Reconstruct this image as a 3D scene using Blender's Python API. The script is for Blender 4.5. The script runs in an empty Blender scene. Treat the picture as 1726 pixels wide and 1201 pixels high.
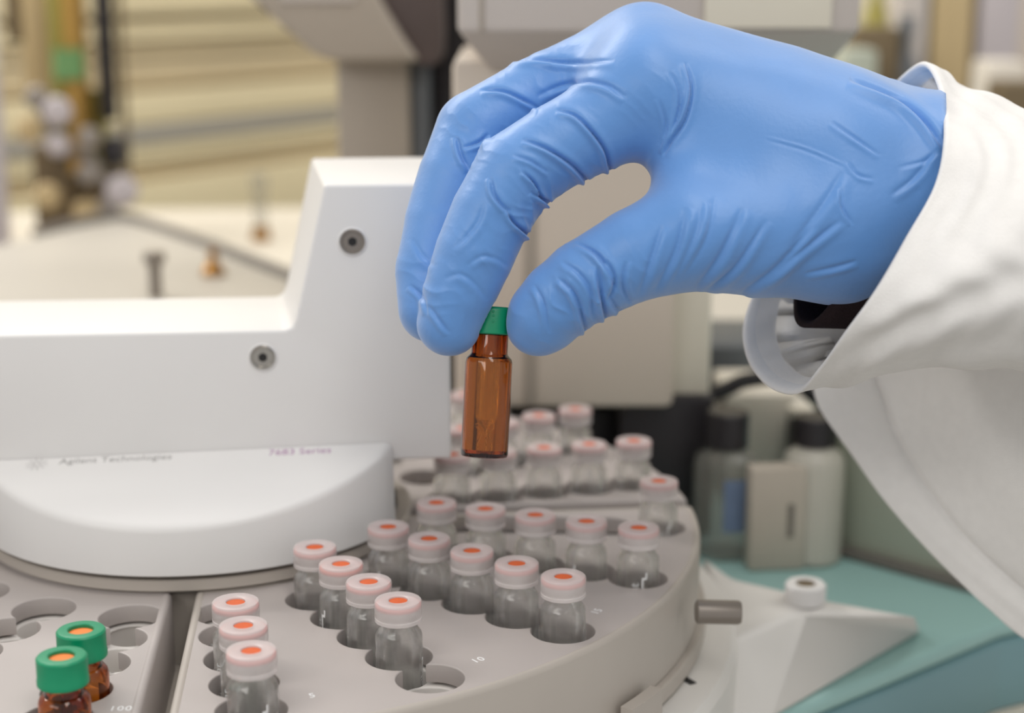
import bpy, bmesh, math, random
import numpy as np
from mathutils import Vector, Matrix

random.seed(7)
rng = np.random.default_rng(7)
S = bpy.context.scene
COL = S.collection
PI = math.pi

# ------------------------------------------------------------------ units
# lengths are millimetres in the "tray frame": the top of the sampler tray is z = 0;
# world metres = (x, y, z + OFF) / 1000 with the room's floor at z = 0
OFF = 1404.0
TH = 0.2307                    # camera pitch below the horizon
FPX = 2800.0                   # focal length in pixels of the 1726 x 1201 frame
CAM = np.array([0.0, 0.0, 163.9])
RT = np.array([1.0, 0.0, 0.0])
FW = np.array([0.0, math.cos(TH), -math.sin(TH)])
UP = np.array([0.0, math.sin(TH), math.cos(TH)])

def w(p):
    return (p[0] * .001, p[1] * .001, (p[2] + OFF) * .001)

def ray(px, py):
    return RT * ((px - 863) / FPX) - UP * ((py - 600.5) / FPX) + FW

def at(px, py, z):             # the point seen there at z mm along the optical axis
    return CAM + ray(px, py) * z

def on_z(px, py, Z):           # the point seen there on a level plane
    r = ray(px, py)
    return CAM + r * ((Z - CAM[2]) / r[2])

# ------------------------------------------------------------------ camera, world, lights
cam = bpy.data.cameras.new('camera')
cam.sensor_width = 36
cam.lens = FPX * 36 / 1726
cam.clip_start = .01
cam.clip_end = 50
cam.dof.use_dof = True
cam.dof.focus_distance = .405
cam.dof.aperture_fstop = 8.0
co = bpy.data.objects.new('camera', cam)
COL.objects.link(co)
co.location = w(CAM)
co.rotation_euler = (PI / 2 - TH, 0, 0)
S.camera = co

wd = bpy.data.worlds.new('room_light')
S.world = wd
wd.use_nodes = True
wd.node_tree.nodes['Background'].inputs[0].default_value = (.97, .96, .95, 1)
wd.node_tree.nodes['Background'].inputs[1].default_value = .545

def area(name, loc, target, sx, sy, power, color=(1, .97, .93)):
    l = bpy.data.lights.new(name, 'AREA')
    l.shape = 'RECTANGLE'; l.size = sx; l.size_y = sy; l.energy = power; l.color = color
    o = bpy.data.objects.new(name, l)
    COL.objects.link(o)
    o.location = loc
    d = Vector(target) - Vector(loc)
    o.rotation_euler = d.to_track_quat('-Z', 'Y').to_euler()
    return o

area('ceiling_or_fill_lamp', (.25, -.15, 2.65), (.1, .35, 1.4), .3, 1.3, 6.2)
area('ceiling_or_fill_lamp', (-.75, 1.35, 2.55), (-.4, 1.85, 1.35), .3, 1.3, 21)
area('ceiling_or_fill_lamp', (1.1, .9, 2.65), (.6, .9, 1.4), .3, 1.3, 6.2)

area('ceiling_or_fill_lamp', (-1.0, -.9, 2.4), (.05, .4, 1.45), 1.3, .3, 6)  # fill lamp added behind the camera to brighten upright faces and the sleeve lining

S.view_settings.view_transform = 'Standard'
S.view_settings.look = 'None'
S.view_settings.gamma = 1
S.view_settings.use_curve_mapping = False
S.view_settings.exposure = 0.13

# ------------------------------------------------------------------ materials
def lin(c):
    return tuple((x / 255 / 12.92 if x / 255 <= .04045 else ((x / 255 + .055) / 1.055) ** 2.4) for x in c) + (1,)

def mat(name, rgb, rough=.5, metal=0, trans=0, ior=1.5, var=.04, scale=60, bump=0, bscale=400, sub=0, spec=.5, alpha=1, coat=0):
    m = bpy.data.materials.new(name)
    m.use_nodes = True
    nt = m.node_tree
    b = nt.nodes['Principled BSDF']
    b.inputs['Roughness'].default_value = rough
    b.inputs['Metallic'].default_value = metal
    b.inputs['Transmission Weight'].default_value = trans
    b.inputs['IOR'].default_value = ior
    b.inputs['Specular IOR Level'].default_value = spec
    b.inputs['Alpha'].default_value = alpha
    b.inputs['Coat Weight'].default_value = coat
    if sub:
        b.inputs['Subsurface Weight'].default_value = sub
        b.inputs['Subsurface Radius'].default_value = (1, 1, 1)
        b.inputs['Subsurface Scale'].default_value = .002
    tc = nt.nodes.new('ShaderNodeTexCoord')
    c = lin(rgb)
    if var and not trans:
        n = nt.nodes.new('ShaderNodeTexNoise')
        n.inputs['Scale'].default_value = scale
        n.inputs['Detail'].default_value = 4
        nt.links.new(tc.outputs['Object'], n.inputs['Vector'])
        r = nt.nodes.new('ShaderNodeValToRGB')
        r.color_ramp.elements[0].position = .3
        r.color_ramp.elements[1].position = .7
        r.color_ramp.elements[0].color = tuple(x * (1 - var) for x in c[:3]) + (1,)
        r.color_ramp.elements[1].color = tuple(min(1, x * (1 + var)) for x in c[:3]) + (1,)
        nt.links.new(n.outputs['Fac'], r.inputs['Fac'])
        nt.links.new(r.outputs['Color'], b.inputs['Base Color'])
    else:
        b.inputs['Base Color'].default_value = c
    if bump:
        n2 = nt.nodes.new('ShaderNodeTexNoise')
        n2.inputs['Scale'].default_value = bscale
        n2.inputs['Detail'].default_value = 5
        nt.links.new(tc.outputs['Object'], n2.inputs['Vector'])
        bp = nt.nodes.new('ShaderNodeBump')
        bp.inputs['Strength'].default_value = bump
        bp.inputs['Distance'].default_value = .0005
        nt.links.new(n2.outputs['Fac'], bp.inputs['Height'])
        nt.links.new(bp.outputs['Normal'], b.inputs['Normal'])
    return m

def see_through(m, amount):      # thin translucent plastic: part of the light goes straight through
    nt = m.node_tree
    out = nt.nodes['Material Output']
    b = nt.nodes['Principled BSDF']
    t = nt.nodes.new('ShaderNodeBsdfTransparent')
    x = nt.nodes.new('ShaderNodeMixShader')
    x.inputs[0].default_value = amount
    nt.links.new(b.outputs[0], x.inputs[1]); nt.links.new(t.outputs[0], x.inputs[2])
    nt.links.new(x.outputs[0], out.inputs['Surface'])
    return m

M = {}
M['glove'] = mat('blue_nitrile', (86, 142, 209), .41, var=.03, scale=90, bump=.12, bscale=900, spec=.6)
M['glove'].node_tree.nodes['Principled BSDF'].inputs['Sheen Weight'].default_value = .36
M['glove'].node_tree.nodes['Principled BSDF'].inputs['Sheen Roughness'].default_value = .6
M['coat'] = mat('white_cotton', (231, 229, 226), .9, var=.02, scale=300, bump=.35, bscale=2500, spec=.15)
M['lining'] = mat('pale_lining', (242, 238, 232), .9, var=.03, scale=200, bump=.3, bscale=2500, spec=.1)
M['sweater'] = mat('dark_knit', (44, 34, 36), .95, var=.1, scale=600, bump=.6, bscale=1500, spec=.1)
M['tray'] = mat('grey_tray_plastic', (180, 172, 168), .45, var=.02, scale=40, bump=.05, bscale=1500)
M['traywall'] = mat('warm_grey_plastic', (182, 174, 165), .45, var=.02, scale=40, bump=.05, bscale=1500)
M['traydark'] = mat('well_plastic', (212, 207, 202), .5, var=.03, scale=60)
M['slotdark'] = mat('dark_turntable', (74, 78, 92), .5, var=.06, scale=60)
M['white'] = mat('white_instrument_plastic', (225, 223, 221), .4, var=.012, scale=30, bump=.04, bscale=1800)
M['whitebase'] = mat('off_white_plastic', (222, 219, 214), .45, var=.02, scale=30, bump=.04, bscale=1800)
M['steel'] = mat('steel', (176, 172, 165), .28, metal=1, var=.05, scale=300)
M['hole'] = mat('black_recess', (28, 26, 26), .6, var=.1)
M['blackgap'] = mat('gap_shade_black', (36, 33, 34), .7, var=.1)  # black standing in for the shadow gap under the turret cover
M['glass'] = see_through(mat('clear_glass', (253, 254, 252), .01, trans=1, ior=1.5), .45)
M['amber'] = mat('amber_glass', (212, 140, 58), .02, trans=1, ior=1.5)
M['amberdark'] = mat('dark_amber_glass', (206, 132, 96), .02, trans=1, ior=1.5)
M['ambermatte'] = mat('amber_glass_grey', (216, 140, 90), .02, trans=1, ior=1.5)
def absorb(m, color, density):
    nt = m.node_tree
    v = nt.nodes.new('ShaderNodeVolumeAbsorption')
    v.inputs['Color'].default_value = color + (1,); v.inputs['Density'].default_value = density
    nt.links.new(v.outputs[0], nt.nodes['Material Output'].inputs['Volume'])
    return m
M['amber'] = absorb(mat('amber_glass', (254, 250, 246), .02, trans=1, ior=1.5), (.86, .58, .02), 2300)
M['ambermatte'] = M['amber']
M['cap'] = see_through(mat('clear_snap_cap_plastic', (232, 224, 222), .3, var=.01, sub=.0), .5)
M['pink'] = mat('pink_liner', (214, 128, 122), .6, var=.04, scale=500)
M['red'] = mat('red_liner', (214, 84, 58), .6, var=.04, scale=500)
M['septum'] = mat('orange_red_septum', (212, 92, 34), .6, var=.05, scale=500)
M['septum2'] = mat('orange_septum', (240, 132, 56), .6, var=.05, scale=500)
M['green'] = mat('green_cap_plastic', (0, 140, 96), .38, var=.03, scale=200, bump=.05, bscale=2000)
M['print'] = mat('white_print', (240, 240, 240), .6, var=.01)
M['greyprint'] = mat('grey_print', (150, 148, 146), .6, var=.02)
M['purpleprint'] = mat('purple_print', (170, 130, 165), .6, var=.02)
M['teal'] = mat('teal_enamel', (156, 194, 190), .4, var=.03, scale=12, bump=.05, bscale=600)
M['tealshade'] = mat('teal_enamel_shaded', (118, 154, 160), .4, var=.03, scale=12)  # deeper copy of the deck's teal, the shade of upright faces put into the colour
M['sage'] = mat('sage_grey_panel', (170, 175, 160), .5, var=.03, scale=12)
M['cream'] = mat('cream_enamel', (222, 214, 200), .45, var=.02, scale=12)
M['lidcream'] = mat('cream_lid_enamel', (206, 198, 183), .45, var=.02, scale=12)
M['beige'] = mat('beige_housing', (206, 194, 180), .5, var=.02, scale=10)
M['beigelight'] = mat('light_cream_housing', (222, 216, 200), .5, var=.02, scale=10)
M['greyhead'] = mat('grey_housing', (192, 184, 178), .5, var=.02, scale=10)
M['greydark'] = mat('dark_grey_housing', (166, 156, 144), .5, var=.02, scale=10)
M['brownhose'] = mat('dark_brown_hose', (88, 76, 74), .6, var=.08, scale=40)
M['black'] = mat('black_plastic', (34, 30, 34), .45, var=.1, scale=40)
M['slate'] = mat('slate_plastic', (92, 96, 100), .5, var=.05, scale=40)
M['cabinet'] = mat('yellow_cream_board', (246, 230, 190), .6, var=.03, scale=6)
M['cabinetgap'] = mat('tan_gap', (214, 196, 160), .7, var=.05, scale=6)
M['olive'] = mat('olive_tube', (150, 140, 66), .5, var=.1, scale=20)
M['ochre'] = mat('ochre_tube', (176, 138, 66), .5, var=.1, scale=20)
M['leafgreen'] = mat('green_fitting', (104, 146, 92), .5, var=.08, scale=20)
M['brass'] = mat('brass', (176, 130, 70), .35, metal=.8, var=.08, scale=80)
M['browntube'] = mat('brown_block', (104, 88, 62), .6, var=.15, scale=30)
M['greypost'] = mat('grey_post', (140, 132, 124), .4, metal=.5, var=.05, scale=80)
M['plate'] = mat('grey_white_plate', (182, 176, 165), .5, var=.02, scale=8)
M['rail'] = mat('dark_rail', (112, 106, 100), .5, var=.05, scale=30)
M['carton'] = mat('grey_beige_carton', (190, 180, 167), .8, var=.03, scale=60)
M['cartonprint'] = mat('carton_print', (120, 114, 106), .8, var=.03)
M['bluelabel'] = mat('blue_label', (110, 128, 158), .7, var=.05, scale=100)
M['liquid'] = mat('dark_liquid', (104, 92, 70), .2, var=.05, scale=40)
M['milky'] = see_through(mat('milky_bottle_plastic', (226, 222, 210), .35, var=.02), .45)
M['bottleglass'] = see_through(mat('bottle_glass', (150, 148, 140), .12, var=.02), .72)
M['floor'] = mat('floor_vinyl', (170, 165, 156), .6, var=.06, scale=4)
M['wall'] = mat('painted_wall', (214, 204, 178), .8, var=.02, scale=3)
M['bench'] = mat('bench_laminate', (196, 196, 192), .5, var=.03, scale=5)
M['tan'] = mat('tan_carton', (190, 168, 126), .7, var=.04, scale=12)
M['lilac'] = mat('lilac_grey_box', (184, 176, 178), .6, var=.03, scale=12)

# ------------------------------------------------------------------ mesh helpers
def raw(name, V, F, m, parent=None, base=None, smooth=True, sharp=35):
    """one mesh object from tray-frame vertices; base = tray-frame origin of the object"""
    V = np.asarray(V, float)
    if parent is not None and base is None:
        base = parent['_b']
    b = np.zeros(3) if base is None else np.array(base, float)
    me = bpy.data.meshes.new(name)
    me.from_pydata(((V - b) * .001).tolist(), [], [list(f) for f in F])
    me.materials.append(m if not isinstance(m, str) else M[m])
    o = bpy.data.objects.new(name, me)
    COL.objects.link(o)
    if parent is not None:
        o.parent = parent
        o['_b'] = list(parent['_b'])
        if base is not None:
            o.location = (np.array(b) - np.array(parent['_b'])) * .001
            o['_b'] = [float(x) for x in b]
    else:
        o.location = w(b)
        o['_b'] = [float(x) for x in b]
    bm = bmesh.new(); bm.from_mesh(me)
    bmesh.ops.recalc_face_normals(bm, faces=bm.faces)
    bm.to_mesh(me); bm.free()
    if smooth:
        me.shade_smooth()
        if sharp:
            me.set_sharp_from_angle(angle=math.radians(sharp))
    return o

def frombm(name, bm, m, parent=None, base=None, smooth=True, sharp=35):
    bm.verts.index_update()
    V = [v.co[:] for v in bm.verts]; F = [[v.index for v in f.verts] for f in bm.faces]
    bm.free()
    return raw(name, V, F, m, parent, base, smooth, sharp)

def thing(name, base, label, cat, group=None):
    o = bpy.data.objects.new(name, None)
    o.empty_display_size = .01
    COL.objects.link(o)
    o.location = w(base)
    o['_b'] = [float(x) for x in base]
    return tag(o, label, cat, group)

def tag(o, label, cat, group=None):
    o['label'] = label; o['category'] = cat
    if group:
        o['group'] = group
    return o

def lathe(prof, c=(0, 0, 0), n=40, axis=None):
    """(r, z) profile turned about z (or axis) at c"""
    prof = list(prof)
    V, F = [], []
    a = np.array([0, 0, 1.0]) if axis is None else np.array(axis, float)
    a = a / np.linalg.norm(a)
    e1 = np.cross(a, [0, 1, 0] if abs(a[1]) < .9 else [1, 0, 0]); e1 /= np.linalg.norm(e1)
    e2 = np.cross(a, e1)
    c = np.array(c, float)
    idx = []
    for r, z in prof:
        if r < 1e-6:
            idx.append([len(V)]); V.append(c + a * z)
        else:
            k0 = len(V)
            for k in range(n):
                t = 2 * PI * k / n
                V.append(c + a * z + (e1 * math.cos(t) + e2 * math.sin(t)) * r)
            idx.append(list(range(k0, k0 + n)))
    for A, B in zip(idx[:-1], idx[1:]):
        if len(A) == 1 and len(B) == 1:
            continue
        for k in range(n):
            k2 = (k + 1) % n
            if len(A) == 1:
                F.append((A[0], B[k], B[k2]))
            elif len(B) == 1:
                F.append((A[k], A[k2], B[0]))
            else:
                F.append((A[k], A[k2], B[k2], B[k]))
    return V, F

def tube(path, r, n=12, closed_ends=True):
    path = [np.array(p, float) for p in path]
    rs = r if isinstance(r, (list, tuple, np.ndarray)) else [r] * len(path)
    V, F = [], []
    t0 = path[1] - path[0]
    ref = np.array([0, 0, 1.0]) if abs(t0[2]) < .8 * np.linalg.norm(t0) else np.array([1.0, 0, 0])
    for i, p in enumerate(path):
        t = path[min(i + 1, len(path) - 1)] - path[max(i - 1, 0)]
        t = t / np.linalg.norm(t)
        e1 = np.cross(t, ref); e1 /= np.linalg.norm(e1)
        e2 = np.cross(t, e1)
        for k in range(n):
            a = 2 * PI * k / n
            V.append(p + (e1 * math.cos(a) + e2 * math.sin(a)) * rs[i])
    for i in range(len(path) - 1):
        for k in range(n):
            k2 = (k + 1) % n
            F.append((i * n + k, i * n + k2, (i + 1) * n + k2, (i + 1) * n + k))
    if closed_ends:
        F.append(tuple(range(n))); F.append(tuple(range((len(path) - 1) * n, len(path) * n)))
    return V, F

def join(*vf):
    V, F = [], []
    for v, f in vf:
        k = len(V)
        V += [np.array(p, float) for p in v]
        F += [tuple(i + k for i in q) for q in f]
    return V, F

def prism_bm(front, back, bevel=0, seg=3):
    """solid between two polygons with the same number of corners, edges bevelled"""
    bm = bmesh.new()
    a = [bm.verts.new(Vector(p)) for p in front]
    b = [bm.verts.new(Vector(p)) for p in back]
    n = len(a)
    bm.faces.new(a); bm.faces.new(b[::-1])
    for k in range(n):
        bm.faces.new((a[k], b[k], b[(k + 1) % n], a[(k + 1) % n]))
    bmesh.ops.recalc_face_normals(bm, faces=bm.faces)
    if bevel:
        bmesh.ops.bevel(bm, geom=bm.edges[:], offset=bevel, segments=seg, profile=.5, affect='EDGES', clamp_overlap=True)
    return bm

def box_bm(c, sx, sy, sz, bevel=0, rot=0, seg=2):
    x, y, z = sx / 2, sy / 2, sz / 2
    q = [(-x, -y), (x, -y), (x, y), (-x, y)]
    ca, sa = math.cos(rot), math.sin(rot)
    q = [(c[0] + a * ca - b * sa, c[1] + a * sa + b * ca) for a, b in q]
    return prism_bm([(a, b, c[2] - z) for a, b in q], [(a, b, c[2] + z) for a, b in q], bevel, seg)

def poly_prism(name, pts, z0, z1, m, parent=None, bevel=0, base=None):
    return frombm(name, prism_bm([(p[0], p[1], z0) for p in pts], [(p[0], p[1], z1) for p in pts], bevel), m, parent, base)

def chaikin(P, it=2, closed=True):
    P = np.array(P, float)
    for _ in range(it):
        Q = np.roll(P, -1, 0) if closed else P[1:]
        A = P if closed else P[:-1]
        N = np.empty((2 * len(A), P.shape[1]))
        N[0::2] = .75 * A + .25 * Q; N[1::2] = .25 * A + .75 * Q
        if not closed:
            N = np.vstack([P[:1], N, P[-1:]])
        P = N
    return P

def catmull(P, n, closed=False):
    P = np.array(P, float)
    if closed:
        E = np.vstack([P[-1:], P, P[:2]])
        m = len(P)
    else:
        E = np.vstack([2 * P[0] - P[1], P, 2 * P[-1] - P[-2]])
        m = len(P) - 1
    out = []
    for t in np.linspace(0, m, n, endpoint=not closed):
        i = min(int(t), m - 1); u = t - i
        a, b, c, d = E[i], E[i + 1], E[i + 2], E[i + 3]
        out.append(.5 * ((2 * b) + (-a + c) * u + (2 * a - 5 * b + 4 * c - d) * u * u + (-a + 3 * b - 3 * c + d) * u ** 3))
    return np.array(out)

def loft(rings, closed=True):
    n = len(rings[0])
    V = [p for r in rings for p in r]
    F = []
    for i in range(len(rings) - 1):
        for k in range(n if closed else n - 1):
            k2 = (k + 1) % n
            F.append((i * n + k, i * n + k2, (i + 1) * n + k2, (i + 1) * n + k))
    return V, F

def flat_curve(name, loops, ext, bevel, m, z, parent):
    """plate cut from 2-D outlines (first the outside, then the holes)"""
    cu = bpy.data.curves.new(name, 'CURVE')
    cu.dimensions = '2D'; cu.fill_mode = 'BOTH'
    b = np.array(parent['_b'])
    for L in loops:
        sp = cu.splines.new('POLY'); sp.points.add(len(L) - 1); sp.use_cyclic_u = True
        for k, p in enumerate(L):
            sp.points[k].co = ((p[0] - b[0]) * .001, (p[1] - b[1]) * .001, 0, 1)
    cu.extrude = ext * .0005; cu.bevel_depth = bevel * .001; cu.bevel_resolution = 2; cu.offset = -bevel * .001
    t = bpy.data.objects.new('tmp', cu); COL.objects.link(t)
    bpy.context.view_layer.update()
    me = bpy.data.meshes.new_from_object(t.evaluated_get(bpy.context.evaluated_depsgraph_get()))
    bpy.data.objects.remove(t); bpy.data.curves.remove(cu)
    me.name = name
    me.materials.clear(); me.materials.append(M[m])
    o = bpy.data.objects.new(name, me); COL.objects.link(o)
    o.parent = parent; o.location = (0, 0, (z - ext / 2 - bevel - b[2]) * .001)
    o['_b'] = list(parent['_b'])
    me.shade_smooth(); me.set_sharp_from_angle(angle=math.radians(30))
    return o

def text_mesh(body, size, ext=.05, spacing=1.0):
    cu = bpy.data.curves.new('txt', 'FONT')
    cu.body = body; cu.size = size; cu.extrude = ext; cu.align_x = 'CENTER'; cu.align_y = 'CENTER'; cu.space_character = spacing
    cu.resolution_u = 3
    t = bpy.data.objects.new('txt', cu); COL.objects.link(t)
    bpy.context.view_layer.update()
    me = bpy.data.meshes.new_from_object(t.evaluated_get(bpy.context.evaluated_depsgraph_get()))
    V = np.array([v.co[:] for v in me.vertices]); F = [tuple(p.vertices) for p in me.polygons]
    bpy.data.objects.remove(t); bpy.data.curves.remove(cu); bpy.data.meshes.remove(me)
    return V, F

# ------------------------------------------------------------------ setting: floor, wall, bench, oven deck
C = np.array([-94.46, 481.6])               # axis of the sampler tray
A0 = -1.312                                  # bearing of the first row of wells
R0, PITCH = 78.1, 15.1
RIM = 151.0
DECK = -54.0

def structure(o):
    o['kind'] = 'structure'
    return o

structure(frombm('floor', box_bm((0, 1000, -OFF - 10), 5200, 5200, 20), 'floor'))
structure(frombm('wall_back', box_bm((0, 2300, -OFF + 1300), 5200, 40, 2600), 'wall'))

bench = thing('lab_bench', (0, 855, -OFF), 'pale laminate lab bench carrying the teal instrument', 'bench')
frombm('benchtop', box_bm((0, 855, -490), 3000, 1040, 39, 4), 'bench', bench)
for sx in (-1, 1):
    frombm('end_panel', box_bm((sx * 1440, 855, (-OFF - 510) / 2), 40, 1000, OFF - 511, 2), 'bench', bench)

# teal oven cabinet: its deck carries the sampler, its front edge runs obliquely through the lower right
e0 = on_z(1690, 1046, DECK); e1 = on_z(1315, 1201, DECK)
dv = (e1 - e0)[:2] / np.linalg.norm((e1 - e0)[:2])
pA = e1[:2] + dv * 330
pB = e0[:2]
nb = np.array([dv[1], -dv[0]])
if nb[1] < 0:
    nb = -nb
side = on_z(1640, 990, DECK)[:2]
deckpoly = [tuple(pA), tuple(pB), (pB[0] + 330, pB[1] + 160), (560, 900), (560, 1370), (-560, 1370), (-560, 330), (pA[0] - 60, pA[1] + 30)]
oven = thing('gas_chromatograph', (0, 900, -470), 'teal instrument cabinet whose flat deck carries the sampler', 'instrument')
front_ = [tuple(pA), tuple(pB), (pB[0] + 330, pB[1] + 160), (560, 900), (200, 900), (20, 600), (-140, 440), (pA[0] - 60, pA[1] + 30)]
rear_ = [(560, 903), (198, 903), (17.5, 602.5), (-142.5, 442.5), (pA[0] - 63, pA[1] + 32), (-560, pA[1] + 32), (-560, 1370), (560, 1370)]
poly_prism('deck', front_, DECK - 7, DECK, 'teal', oven, 2.5)
poly_prism('front_band', front_[:3] + [(500, 800), (120, 640), front_[-1]], DECK - 34, DECK - 7.3, 'tealshade', oven, 2)  # upright deck face with its shade painted in
poly_prism('rear_deck', rear_, DECK - 7, DECK, 'plate', oven, 2)  # unseen part, made grey-white so that teal does not bounce onto the background
low = [tuple(np.array(p) + (nb * 14)) for p in deckpoly[:3]] + [tuple(np.array(p) * .97) for p in deckpoly[3:]]
poly_prism('cabinet_body', low, -469.5, DECK - 34.5, 'tealshade', oven, 3)
# cream door of the cabinet, standing proud below the teal edge
q0, q1 = on_z(1726, 1064, DECK - 34), on_z(1446, 1201, DECK - 34)
dq = (q1 - q0)[:2] / np.linalg.norm((q1 - q0)[:2]); nq = np.array([dq[1], -dq[0]]); nq = nq if nq[1] < 0 else -nq
a_, b_ = q0[:2] - dq * 160, q1[:2] + dq * 260
poly_prism('door_panel', [a_, b_, b_ + nq * 60, a_ + nq * 60], -440, DECK - 34, 'cream', oven, 5)
# sage riser panel at the back of the deck on the right
s0, s1 = on_z(1405, 930, DECK), on_z(1660, 1000, DECK)
ds = (s1 - s0)[:2] / np.linalg.norm((s1 - s0)[:2]); ns = np.array([-ds[1], ds[0]]); ns = ns if ns[1] > 0 else -ns
sa, sb = s0[:2] - ds * 2, s1[:2] + ds * 120
poly_prism('riser_panel', [sa, sb, sb + ns * 30, sa + ns * 30], DECK + .5, DECK + 120, 'sage', oven, 3)
poly_prism('seal_strip', [sa - ns * 4, sb - ns * 4, sb - ns * .3, sa - ns * .3], DECK + .3, DECK + 4, 'rail', oven, .6)

# ------------------------------------------------------------------ sampler tray: base, turntable, racks
base = thing('sampler_housing', (C[0], C[1], DECK), 'off-white sampler base housing under the round vial tray', 'instrument')
V, F = lathe([(0, DECK + .3), (163, DECK + .3), (163, -31), (161, -28.5), (158, -28), (0, -28)], (C[0], C[1], 0), 120)
raw('housing', V, F, 'whitebase', base)
wed_top = [on_z(1185, 936, -30), on_z(1230, 975, -30), on_z(1390, 1012, -30), on_z(1549, 1040, -32), on_z(1350, 1027, -30), on_z(1238, 1076, -30)]
wed_bot = [on_z(1180, 975, DECK + .3), on_z(1245, 980, DECK + .3), on_z(1400, 1018, DECK + .3), on_z(1556, 1062, DECK + .3), on_z(1290, 1222, DECK + .3), on_z(1180, 1290, DECK + .3)]
frombm('side_shroud', prism_bm(wed_top, wed_bot, 2.2, 3), 'whitebase', base)
k0 = at(1172, 1030, 452); k1 = at(1254, 1032, 452)
V, F = lathe([(0, 0), (2.5, 0), (3.3, .6), (3.3, 11.5), (2.9, 12.4), (2.0, 12.5), (1.8, 12.0), (0, 12.0)], k0, 24, k1 - k0)
raw('locating_pin', V, F, 'greypost', base)
sl = on_z(1152, 1142, -27.9)
frombm('slot', box_bm((sl[0], sl[1], -28.0), 2.2, 9, .5, 0, .55), 'hole', base)

turn = thing('turntable', (C[0], C[1], -27.5), 'grey round turntable disc under the vial racks', 'turntable')
V, F = lathe([(0, -27.4), (152.5, -27.4), (153.2, -26.6), (153.2, -22.6), (152.6, -22.1), (0, -22.1)], (C[0], C[1], 0), 140)
raw('disc', V, F, 'traywall', turn)
V, F = lathe([(0, -22), (58.6, -22), (58.6, -1.6), (57.6, -.6), (0, -.6)], (C[0], C[1], 0), 96)
raw('hub_core', V, F, 'traywall', turn)
# small notched catch on the flange
an = math.atan2(*(on_z(1035, 1172, -24)[:2] - C)[::-1])
def arcseg(r0, r1, a0, a1, z0, z1, n=10):
    aa = np.linspace(a0, a1, n)
    P = [(C[0] + r1 * math.cos(a), C[1] + r1 * math.sin(a)) for a in aa] + [(C[0] + r0 * math.cos(a), C[1] + r0 * math.sin(a)) for a in aa[::-1]]
    return prism_bm([(p[0], p[1], z0) for p in P], [(p[0], p[1], z1) for p in P])
frombm('catch', arcseg(153, 156.5, an - .10, an + .0, -27, -18.5), 'traywall', turn)

def well(row, j):
    a = A0 + math.radians(18) * row
    r = R0 + PITCH * j
    return C + r * np.array([math.cos(a), math.sin(a)])

def sector(g0, g1, rin, rout, half):
    """outline of a rack between two gaps (bearing in radians), straight parallel gap sides"""
    pts = []
    def onside(g, r, s):
        d = np.array([math.cos(g), math.sin(g)]); nrm = np.array([-d[1], d[0]]) * s
        return C + d * math.sqrt(r * r - half * half) + nrm * half
    A, B = onside(g0, rin, 1), onside(g0, rout, 1)
    Cc, D = onside(g1, rout, -1), onside(g1, rin, -1)
    ang = lambda p: math.atan2(p[1] - C[1], p[0] - C[0])
    for t in np.linspace(0, 1, 24)[:-1]:
        pts.append(A + (B - A) * t)
    a, b = ang(B), ang(Cc)
    if b < a: b += 2 * PI
    for t in np.linspace(a, b, 70)[:-1]:
        pts.append(C + rout * np.array([math.cos(t), math.sin(t)]))
    for t in np.linspace(0, 1, 24)[:-1]:
        pts.append(Cc + (D - Cc) * t)
    a, b = ang(D), ang(A)
    if b > a: b -= 2 * PI
    for t in np.linspace(a, b, 36)[:-1]:
        pts.append(C + rin * np.array([math.cos(t), math.sin(t)]))
    return chaikin(pts, 2)

def offset(P, d):
    T = np.roll(P, -1, 0) - np.roll(P, 1, 0)
    T /= np.linalg.norm(T, axis=1)[:, None]
    N = np.c_[T[:, 1], -T[:, 0]]          # outward for a counter-clockwise loop
    return P + N * d

def slot_outline(row, rad=8.2):
    cs = [well(row, j) for j in range(5)]
    u = (cs[1] - cs[0]) / np.linalg.norm(cs[1] - cs[0]); v = np.array([-u[1], u[0]])
    h = PITCH / 2; th = math.acos(h / rad)
    P = []
    for j in range(5):                       # lower side going outward
        a0 = -PI + th if j > 0 else -PI
        a1 = -th if j < 4 else 0
        for t in np.linspace(a0, a1, 18)[:-1]:
            P.append(cs[j] + rad * (math.cos(t) * u + math.sin(t) * v))
    for j in range(4, -1, -1):
        a0 = th if j < 4 else 0
        a1 = PI - th if j > 0 else PI
        for t in np.linspace(a0, a1, 18)[:-1]:
            P.append(cs[j] + rad * (math.cos(t) * u + math.sin(t) * v))
    return P

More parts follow.
